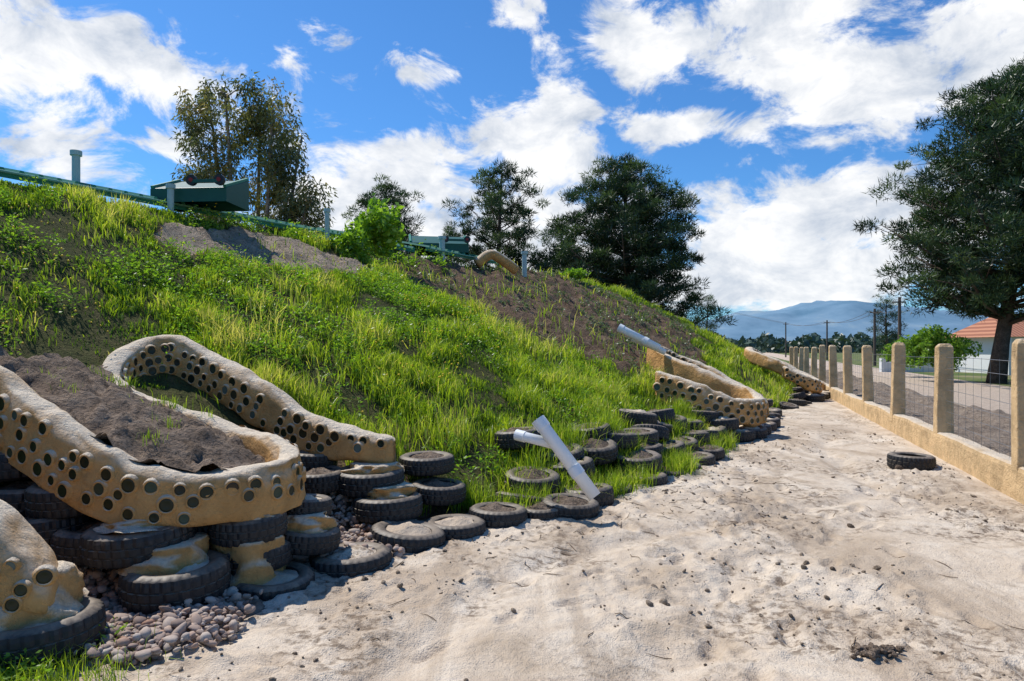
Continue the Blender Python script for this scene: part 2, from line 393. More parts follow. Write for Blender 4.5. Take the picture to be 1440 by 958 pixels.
near=[(-2.13,4.33,.13,1.03,'c'),(-2.43,4.46,.36,1.08,'c'),(-1.84,4.76,.37,.84,'c'),(-1.82,4.80,.15,.86,'s'),(-1.52,5.06,.20,.78,'c'),(-1.58,5.2,.40,.66,'c'),
(-1.64,4.66,-.03,.92,'d'),(-1.2,5.1,-.01,.97,'d'),(-.86,5.62,.03,1.0,'d'),(-.5,5.95,.02,.88,'d'),(-.13,6.3,.04,.88,'s'),(.56,6.62,.04,.92,'s'),(.28,6.55,.02,.8,'s'),
(-1.30,6.25,.40,1.0,'c'),(-1.10,6.06,.20,.98,'c'),(-.84,6.72,.47,.88,'s'),(-.70,6.5,.24,.85,'s'),(-2.98,4.66,.60,.92,'c'),(-3.15,4.58,.40,.95,'s'),(-3.5,4.83,.78,1,'c'),(-2.74,4.56,.32,.95,'s'),
(-1.8,4.22,-.07,.85,'d'),(-1.9,6.45,.55,.8,'s'),(-1.75,6.15,.42,.8,'s'),(-1.95,6.3,.3,.9,'s'),(-2.6,4.75,.2,1,'s'),(-2.2,4.95,.3,1,'s'),(-2.9,4.9,.3,1,'s'),(-3.4,4.75,.55,1,'s')]
for x,y,z,s,t in near: put_tire({'c':T_clay,'s':T_soil,'d':T_sand}[t],x,y,z,s,pl)
for a in [(-2.2,4.42,.19,.36,.25,.20),(-2.42,4.50,.44,.52,.26,.2),(-1.86,4.8,.42,.52,.20,.17),(-1.56,5.1,.25,.38,.20,.16),(-1.28,6.26,.44,.55,.24,.18),(-1.13,6.1,.26,.38,.24,.2),(-2.98,4.68,.66,.76,.23,.18),(-1.82,4.74,.0,.31,.24,.23)]: collar(*a,pl)
pf=empty('bottle_wall_planter.001')
P2=[(-2.42,3.68,.40,.22),(-2.52,3.64,.56,.34),(-2.75,3.6,.80,.5),(-3.1,3.57,.98,.6),(-3.6,3.6,1.25,.7)]
bottle_wall(pf,P2,w=.36,sp=.17,r0=.034)
put_tire(T_clay,-2.50,3.60,.10,1.0,pf); put_tire(T_clay,-3.0,3.5,.2,1.05,pf); put_tire(T_clay,-3.3,3.5,.42,1.05,pf)
collar(-2.58,3.64,.17,.42,.25,.16,pf)
pm=empty('bottle_wall_planter.002')
P3=[(5.2,13.9,.55,.45),(4.85,14.4,.86,.5),(4.2,15,1.25,.5),(3.5,15.1,1.55,.5),(3.0,14.5,1.68,.5),(3.25,13.8,1.45,.5),(3.85,13.3,1.15,.5),(4.4,12.9,.9,.5),(4.45,12.3,.70,.45),(3.9,11.95,.74,.5),(3.3,12.0,.98,.55),(2.6,12.4,1.25,.6)]
bottle_wall(pm,P3,w=.28,sp=.17,r0=.05)
for x,y,z,s in [(4.2,12.1,.12,1),(3.9,11.8,.1,.95),(4.5,12.7,.1,1),(3.6,11.8,.30,1),(3.3,11.9,.42,1),(5.1,13.8,.1,1),(4.8,14.1,.3,.9),(3.3,11.6,.12,1),(4.9,13.4,.05,.9),(4.6,13.2,.2,.9),(3.0,12.0,.5,.9)]: put_tire(T_clay,x,y,z,s,pm)
pq=empty('bottle_wall_planter.003')
P4=[(10.2,22.2,.5,.4),(9.6,22.8,.9,.45),(8.9,23.4,1.3,.45),(8.2,23.3,1.6,.45),(7.9,22.6,1.6,.45),(8.3,22,1.35,.45),(8.9,21.6,1.0,.45),(9.3,21,.7,.45),(9.0,20.6,.7,.4),(8.2,20.7,1.1,.4)]
bottle_wall(pq,P4,w=.3,sp=.17,r0=.045)
for x,y,z in [(9.3,21,.1),(9.1,20.6,.1),(10.1,22.1,.1),(9.7,21.6,.1)]: put_tire(T_clay,x,y,z,1,pq)
tw=empty('tire_retaining_wall')
for row in range(4):
    u=5.9+row*.25
    while u<27:
        f=float(foot(np.array(u))); n=f+.06-.27*row+R.normal(0,.05)
        x,y=xy(u,n)
        skip=[0.04,.08,.15,.4][row]
        if u>10.5: skip+=[.05,.25,.45,.7][row]
        if u>15: skip+=.25
        if R.random()>skip and not (x<-.3):
            zz=max(.04,float(H(np.array(u),np.array(n)))+.06) if row else .03
            put_tire(T_soil if R.random()<.7 else T_sand,x,y,max(zz,.03+.18*row*(u<11))+R.normal(0,.025),R.uniform(.82,1.0),tw,.09)
        u+=R.uniform(.53,.64)
o=put_tire(T_open,5.32,9.1,.09,.92,None,.02,'loose_tire')
# ------------------------------------------------------------ pvc pipes
PVC=simple('pvc_white',(.80,.80,.79),.35,.08,5,.5,0,.05)
def pipe(name,segs):
    e=empty(name)
    for i,(a,b,r,sock) in enumerate(segs):
        a=Vector(a);b=Vector(b); d=(b-a).normalized(); t=(b-a).length
        V,F=tube([a+d*.004,b,b-d*.001,a+d*.02],[r,r,r*.86,r*.86],24,False)
        mk('pipe_%d'%i,V,F,PVC,e,smooth=True)
        V,F=tube([a-d*.01,a+d*.09],[r*1.12,r*1.12],24,True); mk('socket_%d'%i,V,F,PVC,e,smooth=False)
        if sock:
            V,F=tube([a+d*t*.62,a+d*(t*.62+.09)],[r*1.10,r*1.10],24,True); mk('coupling_%d'%i,V,F,PVC,e,smooth=False)
    return e
pipe('pvc_drain_pipe',[((.25,6.45,.92),(.76,6.25,.24),.062,1),((.05,6.62,.76),(.385,6.43,.70),.048,0)])
pipe('pvc_drain_pipe.001',[((2.2,14.0,2.02),(2.95,13.7,1.60),.08,1),((2.5,14.1,1.80),(3.1,13.8,1.52),.06,0)])
# ------------------------------------------------------------ fence
fe=empty('post_and_wire_fence')
def fp(Y): return 3.03+.333*Y,Y
a=fp(3.5);b=fp(40); Ln=math.hypot(b[0]-a[0],b[1]-a[1])
nl=400; V=[];F=[]; dxy=np.array([.316,.949]); nr=np.array([.949,-.316])
prof=[(-.11,-.2),(-.11,.30),(-.10,.345),(-.07,.36),(.07,.36),(.10,.345),(.11,.30),(.11,-.2)]
for i in range(nl+1):
    s=Ln*i/nl; w0=.018*float(fbm(np.array(s*1.3),np.array(2.),3)); h0=.035*float(fbm(np.array(s*.8),np.array(7.),3))
    for (o_,z) in prof:
        p=np.array(a)+dxy*s+nr*(o_+w0); V.append((p[0],p[1],z+(h0 if z>0 else 0)))
for i in range(nl):
    for j in range(7): F.append((i*8+j,i*8+j+1,(i+1)*8+j+1,(i+1)*8+j))
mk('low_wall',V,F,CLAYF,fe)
for i in range(-1,12):
    Y=7.2+2.95*i; x,y=fp(Y); 
    s=.105; hh=1.68+R.normal(0,.02)
    V=[];F=[]
    for q,(z,k) in enumerate([(.2,1.08),(.6,1.04),(1.1,1.0),(1.5,.98),(hh-.05,.95),(hh,.62)]):
        for (cx,cy) in [(-1,-1),(0,-1.04),(1,-1),(1.04,0),(1,1),(0,1.04),(-1,1),(-1.04,0)]:
            V.append(((cx*s*k)*nr[0]+(cy*s*k)*dxy[0]+R.normal(0,.005),(cx*s*k)*nr[1]+(cy*s*k)*dxy[1]+R.normal(0,.005),z))
    for q in range(5):
        for j in range(8): F.append((q*8+j,q*8+(j+1)%8,(q+1)*8+(j+1)%8,(q+1)*8+j))
    F.append(tuple(range(40,48)))
    o=mk('fence_post',V,F,CLAYF,fe); o.location=(x+.0,y,0); bevel(o,.012)
    o.rotation_euler=(R.normal(0,.015),R.normal(0,.015),R.normal(0,.04))
WIRE=simple('galvanised_wire',(.22,.22,.22),.4,.1,5,.5,.6)
parts=[]
for z in [.5,.66,.82,.98,1.14,1.3,1.46]:
    pts=[]
    for i in range(0,41):
        Y=4+36*i/40; x,y=fp(Y); pts.append((x+.02,y,z+.01*math.sin(i*1.1+z)))
    parts.append(tube(pts,.0032,4,False))
Y=5
while Y<22:
    x,y=fp(Y); parts.append(tube([(x+.02,y,.36),(x+.02,y,1.48)],.0022,3,False)); Y+=.3
V,F=join(parts); mk('wires',V,F,WIRE,fe)
def tr(X0,Yv): return X0+.333*Yv,Yv
def bankz(X0,Yv): 
    q=np.clip((X0-3.2)/.4,0,1)*np.clip((6.3-X0)/.5,0,1)
    return q*(.10+.34*np.maximum(fbm(X0*.9,Yv*.5,4)+.12,0)+.07*fbm(X0*5,Yv*5,3))-.03
ob=grid('soil_bank',np.arange(3.15,6.5,.07),np.arange(3,60,.09),bankz,m_soil('bank_soil',(.16,.12,.09),(.30,.235,.18),(.44,.36,.285)),trans=tr)
ROAD=m_soil('road_dirt',(.50,.385,.29),(.60,.48,.375),(.66,.55,.44))
def roadz(X0,Yv): return .012+0.02*np.exp(-((X0-8.6)/.5)**2)
grid('dirt_road',np.arange(6.2,11.2,.15),np.concatenate([np.arange(-30,60,.5),np.arange(60,400,5.)]),roadz,ROAD,trans=tr)
# ------------------------------------------------------------ building (earth-sheltered) roof
GREEN=simple('green_roof_metal',(.03,.20,.13),.55,.2,3,.3,.0)
DGREEN=simple('dark_green_paint',(.010,.085,.062),.5,.25,3,.35)
PLA=simple('tan_plaster',(.5,.38,.24),.85,.2,4)
bd=empty('earth_sheltered_building')
def roof(u0,u1,n0,n1,z0,z1,name):
    V=[];F=[];us=[];u=u0
    while u<u1:
        us+= [(u,0),(u+.13,0),(u+.15,.045),(u+.19,.045),(u+.21,0)]; u+=.23
    for (uu,dz) in us:
        for (n,z) in ((n0,z0),(n1,z1)):
            x,y=xy(uu,n); V.append((x,y,z+dz)); 
        for (n,z) in ((n0,z0),(n1,z1)):
            x,y=xy(uu,n); V.append((x,y,z-.09)) 
    for i in range(len(us)-1):
        a=i*4;b=a+4; F+=[(a,b,b+1,a+1),(a+2,a+3,b+3,b+2),(a,a+2,b+2,b)]
    return mk(name,V,F,GREEN,bd)
roof(-12,12.2,-10.4,-17.2,3.93,5.45,'roof'); roof(12.5,15.5,-10.2,-14,3.98,4.78,'roof_end')
LGR=simple('pale_green_gutter',(.16,.36,.27),.5,.15,4)
for (u0,u1,n,z) in [(-12,12.1,-10.35,3.91),(12.6,15.4,-10.15,3.95)]:
    a_=xy(u0,n);b_=xy(u1,n); V,F=tube([(a_[0],a_[1],z),(b_[0],b_[1],z)],.018,8); mk('gutter',V,F,LGR,bd)
for (u0,u1,n,name) in [(-12,15.2,-17,'front_wall')]:
    x0,y0=xy(u0,n);x1,y1=xy(u1,n); v,f=box(((x0+x1)/2,(y0+y1)/2,2.4),(math.hypot(x1-x0,y1-y0),.25,4.8),math.atan2(y1-y0,x1-x0)); mk(name,v,f,PLA,bd)
for uu in (-11.8,12,15):
    x0,y0=xy(uu,-10.9);x1,y1=xy(uu,-16.7 if uu<15 else -13.9); v,f=box(((x0+x1)/2,(y0+y1)/2,1.9),(math.hypot(x1-x0,y1-y0),.25,3.8),math.atan2(y1-y0,x1-x0)); mk('end_wall',v,f,PLA,bd)
for uu in np.arange(-12,12,3.0):
    x0,y0=xy(uu+1.5,-17.16); v,f=box((x0,y0,2.2),(2.2,.06,2.2),math.atan2(DY,DX)); mk('window',v,f,GLASS,bd)
VENT=simple('vent_pipe',(.35,.47,.46),.5,.15,6,.4)
def vent(x,y,z0,z1,r=.055):
    V,F=tube([(x,y,z0),(x,y,z1)],r,14); V2,F2=tube([(x,y,z1-.05),(x,y,z1+.02)],r*1.45,14); v,f=join([(V,F),(V2,F2)]); mk('vent_pipe',v,f,VENT,bd)
vent(-6.45,10.1,3.6,4.5); vent(-5.35,10.7,3.6,4.15,.05); vent(-1.7,16.6,3.6,4.3,.07); vent(.35,19.2,3.6,4.3,.07); vent(-3.6,13.3,3.7,4.3,.045)
REDH=simple('red_hub',(.25,.03,.03))
def hatch(cx,cy,cz,L,W,ang):
    e=empty('roof_hatch',(cx,cy,cz)); e.rotation_euler=(0,0,ang)
    prof=[(-W/2,-.22),(-W/2,.0),(W/2,.30),(W/2,-.22)]
    V=[(-L/2,a,b) for a,b in prof]+[(L/2,a,b) for a,b in prof]
    F=[(0,1,2,3)[::-1],(4,5,6,7),(0,4,5,1)[::-1],(1,5,6,2)[::-1],(2,6,7,3)[::-1]]
    bevel(mk('box',V,F,DGREEN,e),.012)
    for sx in (-1,1): 
        v,f=box((0,0,0),(.05,W*1.05,.04)); o=mk('trim',v,f,GREEN,e); o.location=(sx*(L/2-.03),0,.172); o.rotation_euler=(math.atan2(.30,W),0,0)
    v,f=box((L*.28,-W/2-.12,.07),(.42,.05,.05)); mk('winch_bar',v,f,DGREEN,e)
    for sx in (.1,.46):
        V,F=tube([(L*sx,-W/2-.14,.09),(L*sx,-W/2-.08,.09)],.085,18); mk('winch_wheel',V,F,TIRE,e)
        V,F=tube([(L*sx,-W/2-.15,.09),(L*sx,-W/2-.07,.09)],.035,12); mk('hub',V,F,REDH,e)
hatch(-5.1,11.2,4.14,1.25,.8,math.radians(-4)); hatch(-1.9,17.6,4.25,1.5,.8,math.radians(10))
pts=catmull([(-.9,17.4,3.75),(-.55,17.5,4.0),(-.2,17.7,3.85),(.1,17.9,3.65)],8); V,F=tube([tuple(p) for p in pts],.13,12); mk('clay_parapet',V,F,CLAY,bd,smooth=True)
# ------------------------------------------------------------ grass
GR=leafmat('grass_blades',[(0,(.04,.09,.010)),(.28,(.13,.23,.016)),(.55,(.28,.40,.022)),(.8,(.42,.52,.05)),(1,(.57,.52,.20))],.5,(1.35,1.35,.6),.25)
def blades(x,y,z,h,w,val,lean=.5,name='grass',mat=GR,parent=None):
    n=len(x); th=R.uniform(0,2*np.pi,n); ph=R.uniform(0,2*np.pi,n); b=np.abs(R.normal(0,lean,n))*h
    px,py=np.cos(th)*w/2,np.sin(th)*w/2; lx,ly=np.cos(ph)*b,np.sin(ph)*b
    V=np.zeros((n,5,3))
    V[:,0]=np.stack([x-px,y-py,z-.02],1);V[:,1]=np.stack([x+px,y+py,z-.02],1)
    V[:,2]=np.stack([x-px*.8+lx*.35,y-py*.8+ly*.35,z+h*.6],1);V[:,3]=np.stack([x+px*.8+lx*.35,y+py*.8+ly*.35,z+h*.6],1)
    V[:,4]=np.stack([x+lx,y+ly,z+h*np.clip(1-.3*(b/h)**2,.4,1)],1)
    base=np.arange(n)[:,None]*5
    F=np.concatenate([base+[0,1,3],base+[0,3,2],base+[2,3,4]],1).reshape(-1,3)
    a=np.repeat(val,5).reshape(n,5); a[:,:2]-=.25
    return mk(name,V,F,mat,parent,attr=np.clip(a,0,1).ravel())
n=1050000
u=R.uniform(-3,31.5,n); nn=R.uniform(-10.7,-2.9,n); x,y=xy(u,nn); d=np.hypot(x,y)
keep=R.random(n)<np.clip((7.5/d)**1.3,0,1)
px_=x/np.maximum(y,.1); keep&=(y>2)&(px_>-.98)
u,nn,x,y,d=[q[keep] for q in (u,nn,x,y,d)]
A,B,C=bare(u,nn); k=~(A|B|C)|(R.random(len(u))<.03)
f=foot(u); k&=(nn<f-.12); k&=(nn<f-.8)|(u<5)|(R.random(len(u))<.5)
k&=(H(u,nn)>.05)
S=S1[::3]
dm=np.full(len(u),9.)
idx=np.where(u<6)[0]
for s in S: dm[idx]=np.minimum(dm[idx],np.hypot(x[idx]-s[0],y[idx]-s[1]))
k&=dm>.17
k&=~inside(x,y,poly)
k&=~((u<4.9)&(nn>-5.4)&(y<6.3))
k&=~((((x+4.05)/.75)**2+((y-5.5)/1.0)**2<1+.8*fbm(x*2,y*2,3))&(R.random(len(u))<.95))
k&=~((x>-3.5)&(x<-1.6)&(y<6.9)&(nn>-6.35)&(R.random(len(u))<.93))
upz=np.clip((-nn-6.0)/3,0,1)*np.clip((9.5-u)/5,0,1)
pat=fbm(u*1.1,nn*1.1,3); k&=(R.random(len(u))<np.clip(.85+pat*(1.6+.8*upz)-.12*upz,.12,1))
thin=fbm(u*3.3+9,nn*3.3,3); k&=(R.random(len(u))<np.clip(.80+thin*2.5,.06,1))
u,nn,x,y,d=[q[k] for q in (u,nn,x,y,d)]
z=bz(u,nn); low=fbm(u*.6+4,nn*.6,3); cl=fbm(u*2.2,nn*2.2+3,3)
upper=np.clip((-nn-5.5)/4,0,1)*np.clip((11-u)/5,0,1)
h=(.175+.19*low+.30*cl)*R.uniform(.45,1.25,len(u))*(1-.42*upper); h=np.clip(h,.035,.40)
wd=.0085*np.clip(d/6,.8,3.5)**.9
val=.54+.45*low+.65*cl+R.normal(0,.15,len(u))-.04*upper+np.where(R.random(len(u))<.05,.45,0)
print('blades',len(u))
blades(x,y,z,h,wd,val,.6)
def weeds(n,samp,name,mat,hm=.12,leaf=8,size=.05):
    xs,ys,zs=samp(n); n=len(xs); c=np.repeat(np.arange(n),leaf); m=len(c)
    hh=R.uniform(.4,1.2,n)[c]*hm; t=R.random(m); a=R.uniform(0,2*np.pi,m); rr=R.uniform(0,.55,m)*hh
    ctr=np.stack([xs[c]+np.cos(a)*rr,ys[c]+np.sin(a)*rr,zs[c]+hh*t],1)
    dr=np.stack([np.cos(a),np.sin(a),R.uniform(-.2,.9,m)],1); dr/=np.linalg.norm(dr,axis=1)[:,None]
    sd=np.cross(dr,R.normal(size=(m,3))); sd/=np.linalg.norm(sd,axis=1)[:,None]
    s=(R.uniform(.6,1.3,m)*size)[:,None]
    V=np.stack([ctr-dr*s*.5,ctr+sd*s*.22,ctr+dr*s*.5,ctr-sd*s*.22],1)
    F=np.arange(m*4).reshape(-1,4)
    return mk(name,V,F,mat,attr=np.repeat(np.clip(R.normal(.5,.2,m)*.7+.3*R.random(n)[c],0,1),4))
def sampA(n):
    u=R.uniform(9,24,n*3); m=R.uniform(-10.6,-5.,n*3); A,B,C=bare(u,m); k=A&(R.random(n*3)<np.clip(.3+2*fbm(u*1.3,m*1.3,2),0.05,1)); u,m=u[k][:n],m[k][:n]; x,y=xy(u,m); return x,y,bz(u,m)
GREY=leafmat('grey_green_weed',[(0,(.06,.09,.04)),(.5,(.14,.18,.10)),(1,(.26,.30,.19))],.3)
weeds(900,sampA,'weeds',GREY,.15,14,.07)
BRI=leafmat('bright_leaf',[(0,(.07,.15,.015)),(.5,(.18,.32,.025)),(1,(.36,.50,.05))],.45)
def sampG(n):
    u=R.uniform(0,14,n*3); m=R.uniform(-10.3,-3.8,n*3); A,B,C=bare(u,m); k=~(A|B|C)&(H(u,m)>.25)&~((u<5)&(m>-6.6))&(fbm(u*1.2+3,m*1.2,2)>-.04)&((m<-6)|(R.random(n*3)<.35)); u,m=u[k][:n],m[k][:n]; x,y=xy(u,m); return x,y,bz(u,m)
weeds(2000,sampG,'broadleaf_weeds',BRI,.24,26,.045)
def sampR(n):
    u=R.uniform(8.2,13,n*3); m=-10.1+R.normal(0,.25,n*3); k=H(u,m)>.2; u,m=u[k][:n],m[k][:n]; x,y=xy(u,m); return x,y,bz(u,m)
weeds(60,sampR,'ridge_weeds',BRI,.3,30,.07)
def sampC(n):
    x=R.normal(-2.43,.14,n);y=R.normal(3.2,.18,n); return x,y,np.zeros(n)
weeds(60,sampC,'corner_weeds',BRI,.14,24,.03)
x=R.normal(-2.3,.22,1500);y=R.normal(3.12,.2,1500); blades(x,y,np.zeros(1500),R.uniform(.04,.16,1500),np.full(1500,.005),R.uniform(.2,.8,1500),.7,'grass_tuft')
xx=[];yy=[];zz=[]
for _ in range(110):
    uu=R.uniform(5.3,16); off=R.choice([.2,.05,-.1,-.35,-.6]); m=150; q=uu+R.normal(0,.1,m); w=foot(q)+off+R.normal(0,.07,m); a_,b_=xy(q,w); xx.append(a_);yy.append(b_);zz.append(np.maximum(bz(q,w),0)+max(0,-off)*.3)
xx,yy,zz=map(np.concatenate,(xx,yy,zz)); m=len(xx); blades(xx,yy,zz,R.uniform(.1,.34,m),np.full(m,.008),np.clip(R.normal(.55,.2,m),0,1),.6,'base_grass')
xx=[];yy=[]
for _ in range(14):
    cx,cy=R.uniform(-3.9,-2.4),R.uniform(4.7,6); m=40; xx.append(R.normal(cx,.05,m)); yy.append(R.normal(cy,.05,m))
xx=np.concatenate(xx);yy=np.concatenate(yy); k=inside(xx,yy,poly); xx=xx[k];yy=yy[k]; m=len(xx)
blades(xx,yy,cf[0]*xx+cf[1]*yy+cf[2]-.04,R.uniform(.02,.12,m),np.full(m,.005),R.uniform(.3,.8,m),.8,'pocket_grass')
YEL=simple('flower_yellow',(.75,.52,.03),.6,.1)
u=R.uniform(0,13,2100); m_=R.uniform(-10,-5,2100); A,B,C=bare(u,m_); k=~(A|B|C)&(fbm(u*.9+7,m_*.9,2)>.03)&~((u<5)&(m_>-6.8)); u=u[k];m_=m_[k]; x,y=xy(u,m_); z=bz(u,m_)+R.uniform(.18,.36,len(u)); q=len(u)
V=np.zeros((q,6,3)); rr=R.uniform(.009,.019,q)
for j,(a,b,c_) in enumerate([(1,0,0),(0,1,0),(-1,0,0),(0,-1,0),(0,0,.7),(0,0,-.7)]): V[:,j]=np.stack([x+a*rr,y+b*rr,z+c_*rr],1)
F=np.concatenate([np.arange(q)[:,None]*6+t for t in ([0,1,4],[1,2,4],[2,3,4],[3,0,4],[1,0,5],[2,1,5],[3,2,5],[0,3,5])]); mk('wildflowers',V,F,YEL)
def bush(name,c,r,n,mat,size,parent=None):
    p=R.normal(size=(n,3)); p/=np.linalg.norm(p,axis=1)[:,None]; lump=.75+.9*fbm(p[:,0]*2.5+c[0],p[:,1]*2.5+p[:,2]*2,3); p=p*lump[:,None]*(R.random(n)**.4)[:,None]*np.array(r)+np.array(c)
    p[:,2]=np.maximum(p[:,2],c[2]-r[2]*.8)
    dr=R.normal(size=(n,3)); dr/=np.linalg.norm(dr,axis=1)[:,None]; sd=np.cross(dr,R.normal(size=(n,3))); sd/=np.linalg.norm(sd,axis=1)[:,None]; s=(R.uniform(.5,1.3,n)*size)[:,None]
    V=np.stack([p-dr*s*.5,p+sd*s*.25,p+dr*s*.5,p-sd*s*.25],1)
    return mk(name,V,np.arange(n*4).reshape(-1,4),mat,parent,attr=np.repeat(np.clip(R.normal(.5,.2,n),0,1),4))
bx,by=xy(10.3,-9.6); bush('leafy_bush',(bx,by,4.0),(.65,.6,.6),1700,BRI,.15); bush('leafy_bush.001',(bx-.5,by-.4,3.6),(.45,.4,.4),1000,BRI,.13)
bush('leafy_bush.002',(*xy(19.8,-10),4.0),(.5,.4,.22),1000,BRI,.12)
# ------------------------------------------------------------ gravel / debris
import bmesh
bm=bmesh.new(); bmesh.ops.create_icosphere(bm,subdivisions=2,radius=1); ICV=np.array([v.co[:] for v in bm.verts]); ICF=np.array([[v.index for v in f.verts] for f in bm.faces]); bm.free()
def surf(x,y):
    x=np.atleast_1d(x);y=np.atleast_1d(y); u,n=un(x,y); return np.maximum(sandz(x,y),np.where(H(u,n)>.001,bz(u,n),-1))
def stones(name,x,y,r,mat,zoff=0,stack=0):
    n=len(x); V=np.zeros((n,len(ICV),3)); z=surf(x,y)
    for i in range(n):
        s=np.array([1,R.uniform(.6,1),R.uniform(.45,.85)])*r[i]; a=R.uniform(0,6.28); t=R.normal(0,.3)
        q=ICV*(1+.16*np.sin(ICV[:,[1]]*3+R.uniform(0,6))+.12*np.cos(ICV[:,[2]]*4+R.uniform(0,6)))*s
        c,s_=math.cos(a),math.sin(a); q=np.stack([q[:,0]*c-q[:,1]*s_,q[:,0]*s_+q[:,1]*c,q[:,2]+q[:,0]*t],1)
        V[i]=q+[x[i],y[i],z[i]+r[i]*.3+zoff+(R.random()*stack)]
    F=(np.arange(n)[:,None,None]*len(ICV)+ICF[None]).reshape(-1,3)
    return mk(name,V,F,mat,smooth=True,attr=np.repeat(R.random(n),len(ICV)))
def m_peb():
    m=M('pebbles'); a=m.n('ShaderNodeAttribute',attribute_name='v').outputs['Fac']
    c=m.ramp(a,[(0,(.17,.12,.10)),(.3,(.34,.24,.19)),(.6,(.44,.34,.275)),(.85,(.54,.46,.39)),(1,(.40,.22,.14))])
    p=m.pos(); c=m.mix(m.math('MULTIPLY',m.noise(p,50,3),.5),c,(.21,.155,.125)); m.bsdf(c,.8,m.noise(p,120,3),.3,.005,.25); return m.m
PEB=m_peb()
def samppoly(pg,n):
    pg=np.array(pg); x=R.uniform(pg[:,0].min(),pg[:,0].max(),n*3); y=R.uniform(pg[:,1].min(),pg[:,1].max(),n*3); k=inside(x+.06*R.normal(size=n*3),y+.06*R.normal(size=n*3),pg); return x[k][:n],y[k][:n]
g1=[(-3.4,4.6),(-3.1,3.95),(-2.75,3.75),(-2.45,3.45),(-1.9,3.45),(-1.55,3.75),(-1.7,4.3),(-2.3,4.45)]
g2=[(-1.5,5.4),(-2.0,6.2),(-1.3,6.3),(-.75,5.95),(-.95,5.2),(-1.4,4.95)]
x1,y1=samppoly(g1,2500); x2,y2=samppoly(g2,900); x=np.concatenate([x1,x2]);y=np.concatenate([y1,y2])
stones('gravel',x,y,np.clip(R.lognormal(-3.85,.35,len(x)),.009,.045),PEB,0,.06)
n=16000; x=R.uniform(-2.6,8,n); y=R.uniform(2.3,14,n); u,nn=un(x,y)
dens=sstep(.05,.25,fbm(x*.9+5,y*.9,3)); dens=np.maximum(dens*.6,np.exp(-((nn-foot(u)-.3)/.75)**2)*.8)
k=(nn>foot(u)+.15)&(x-.333*y<2.8)&(R.random(n)<dens); x,y=x[k],y[k]
stones('soil_clods',x,y,np.clip(R.lognormal(-5.0,.6,len(x)),.003,.028),m_soil('clod',(.2,.145,.10),(.35,.275,.205),(.50,.415,.325)),0)
for i,(X_,Y_,r) in enumerate([(3.05,6.15,.03),(5.05,8.9,.05),(1.86,3.65,.012),(2.3,4.9,.022),(4.0,8.5,.025)]):
    stones('stone' if i==0 else 'stone.%03d'%i,np.array([X_]),np.array([Y_]),np.array([r]),SOIL,.0)
x=R.normal(1.92,.06,110);y=R.normal(3.62,.04,110); stones('soil_clump',x,y,R.uniform(.006,.024,110),SOIL,.0,.025)
TW=simple('twig_wood',(.13,.085,.05),.85,.3,20)
parts=[]
for i in range(190):
    if i<110: uu=R.uniform(3.5,9); x0,y0=xy(uu,float(foot(np.array(uu)))+R.uniform(.2,1.5))
    else: x0,y0=R.uniform(-1.5,4.5),R.uniform(2.8,8)
    if x0-.333*y0>2.7: continue
    a=R.uniform(0,6.28); L=R.uniform(.03,.2); pts=[]
    for k_ in range(4):
        xx_=x0+math.cos(a)*L*k_/3+R.normal(0,.006); yy_=y0+math.sin(a)*L*k_/3+R.normal(0,.006); pts.append((xx_,yy_,float(surf(xx_,yy_)[0])+.006))
    parts.append(tube(pts,[.002,.003,.0025,.001],5))
V,F=join(parts); mk('twigs',V,F,TW)
# ------------------------------------------------------------ trees
BARK=m_soil('bark',(.07,.052,.04),(.12,.09,.07),(.19,.15,.12)); PBARK=m_soil('pale_bark',(.18,.14,.11),(.32,.27,.21),(.42,.37,.30))
PINE=leafmat('pine_needles',[(0,(.010,.024,.012)),(.4,(.028,.058,.022)),(.75,(.065,.11,.038)),(1,(.13,.175,.06))],.25,(1.3,1.4,.8),.3)
EUC=leafmat('eucalyptus_leaves',[(0,(.05,.065,.02)),(.4,(.11,.13,.04)),(.75,(.19,.20,.065)),(1,(.28,.21,.09))],.35,(1.4,1.4,.8),.4)
def cards(ctr,cr,nper,length,width,updir,rngv,flat=.6):
    m=len(ctr); c=np.repeat(np.arange(m),nper); n=len(c)
    p=R.normal(size=(n,3)); p/=np.linalg.norm(p,axis=1)[:,None]; rad=R.random(n)**.45
    off=p*rad[:,None]*cr[c][:,None]; off[:,2]*=flat
    pos=ctr[c]+off; dr=p*.8+R.normal(size=(n,3))*.5+np.array([0,0,updir]); dr/=np.linalg.norm(dr,axis=1)[:,None]
    sd=np.cross(dr,R.normal(size=(n,3))); sd/=np.linalg.norm(sd,axis=1)[:,None]
    L=(R.uniform(.6,1.3,n)*length)[:,None]; W=(R.uniform(.6,1.3,n)*width)[:,None]
    V=np.stack([pos-sd*W*.5,pos+sd*W*.5,pos+dr*L],1)
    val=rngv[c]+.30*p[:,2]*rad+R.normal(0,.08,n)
    return V.reshape(-1,3),np.repeat(np.clip(val,0,1),3)
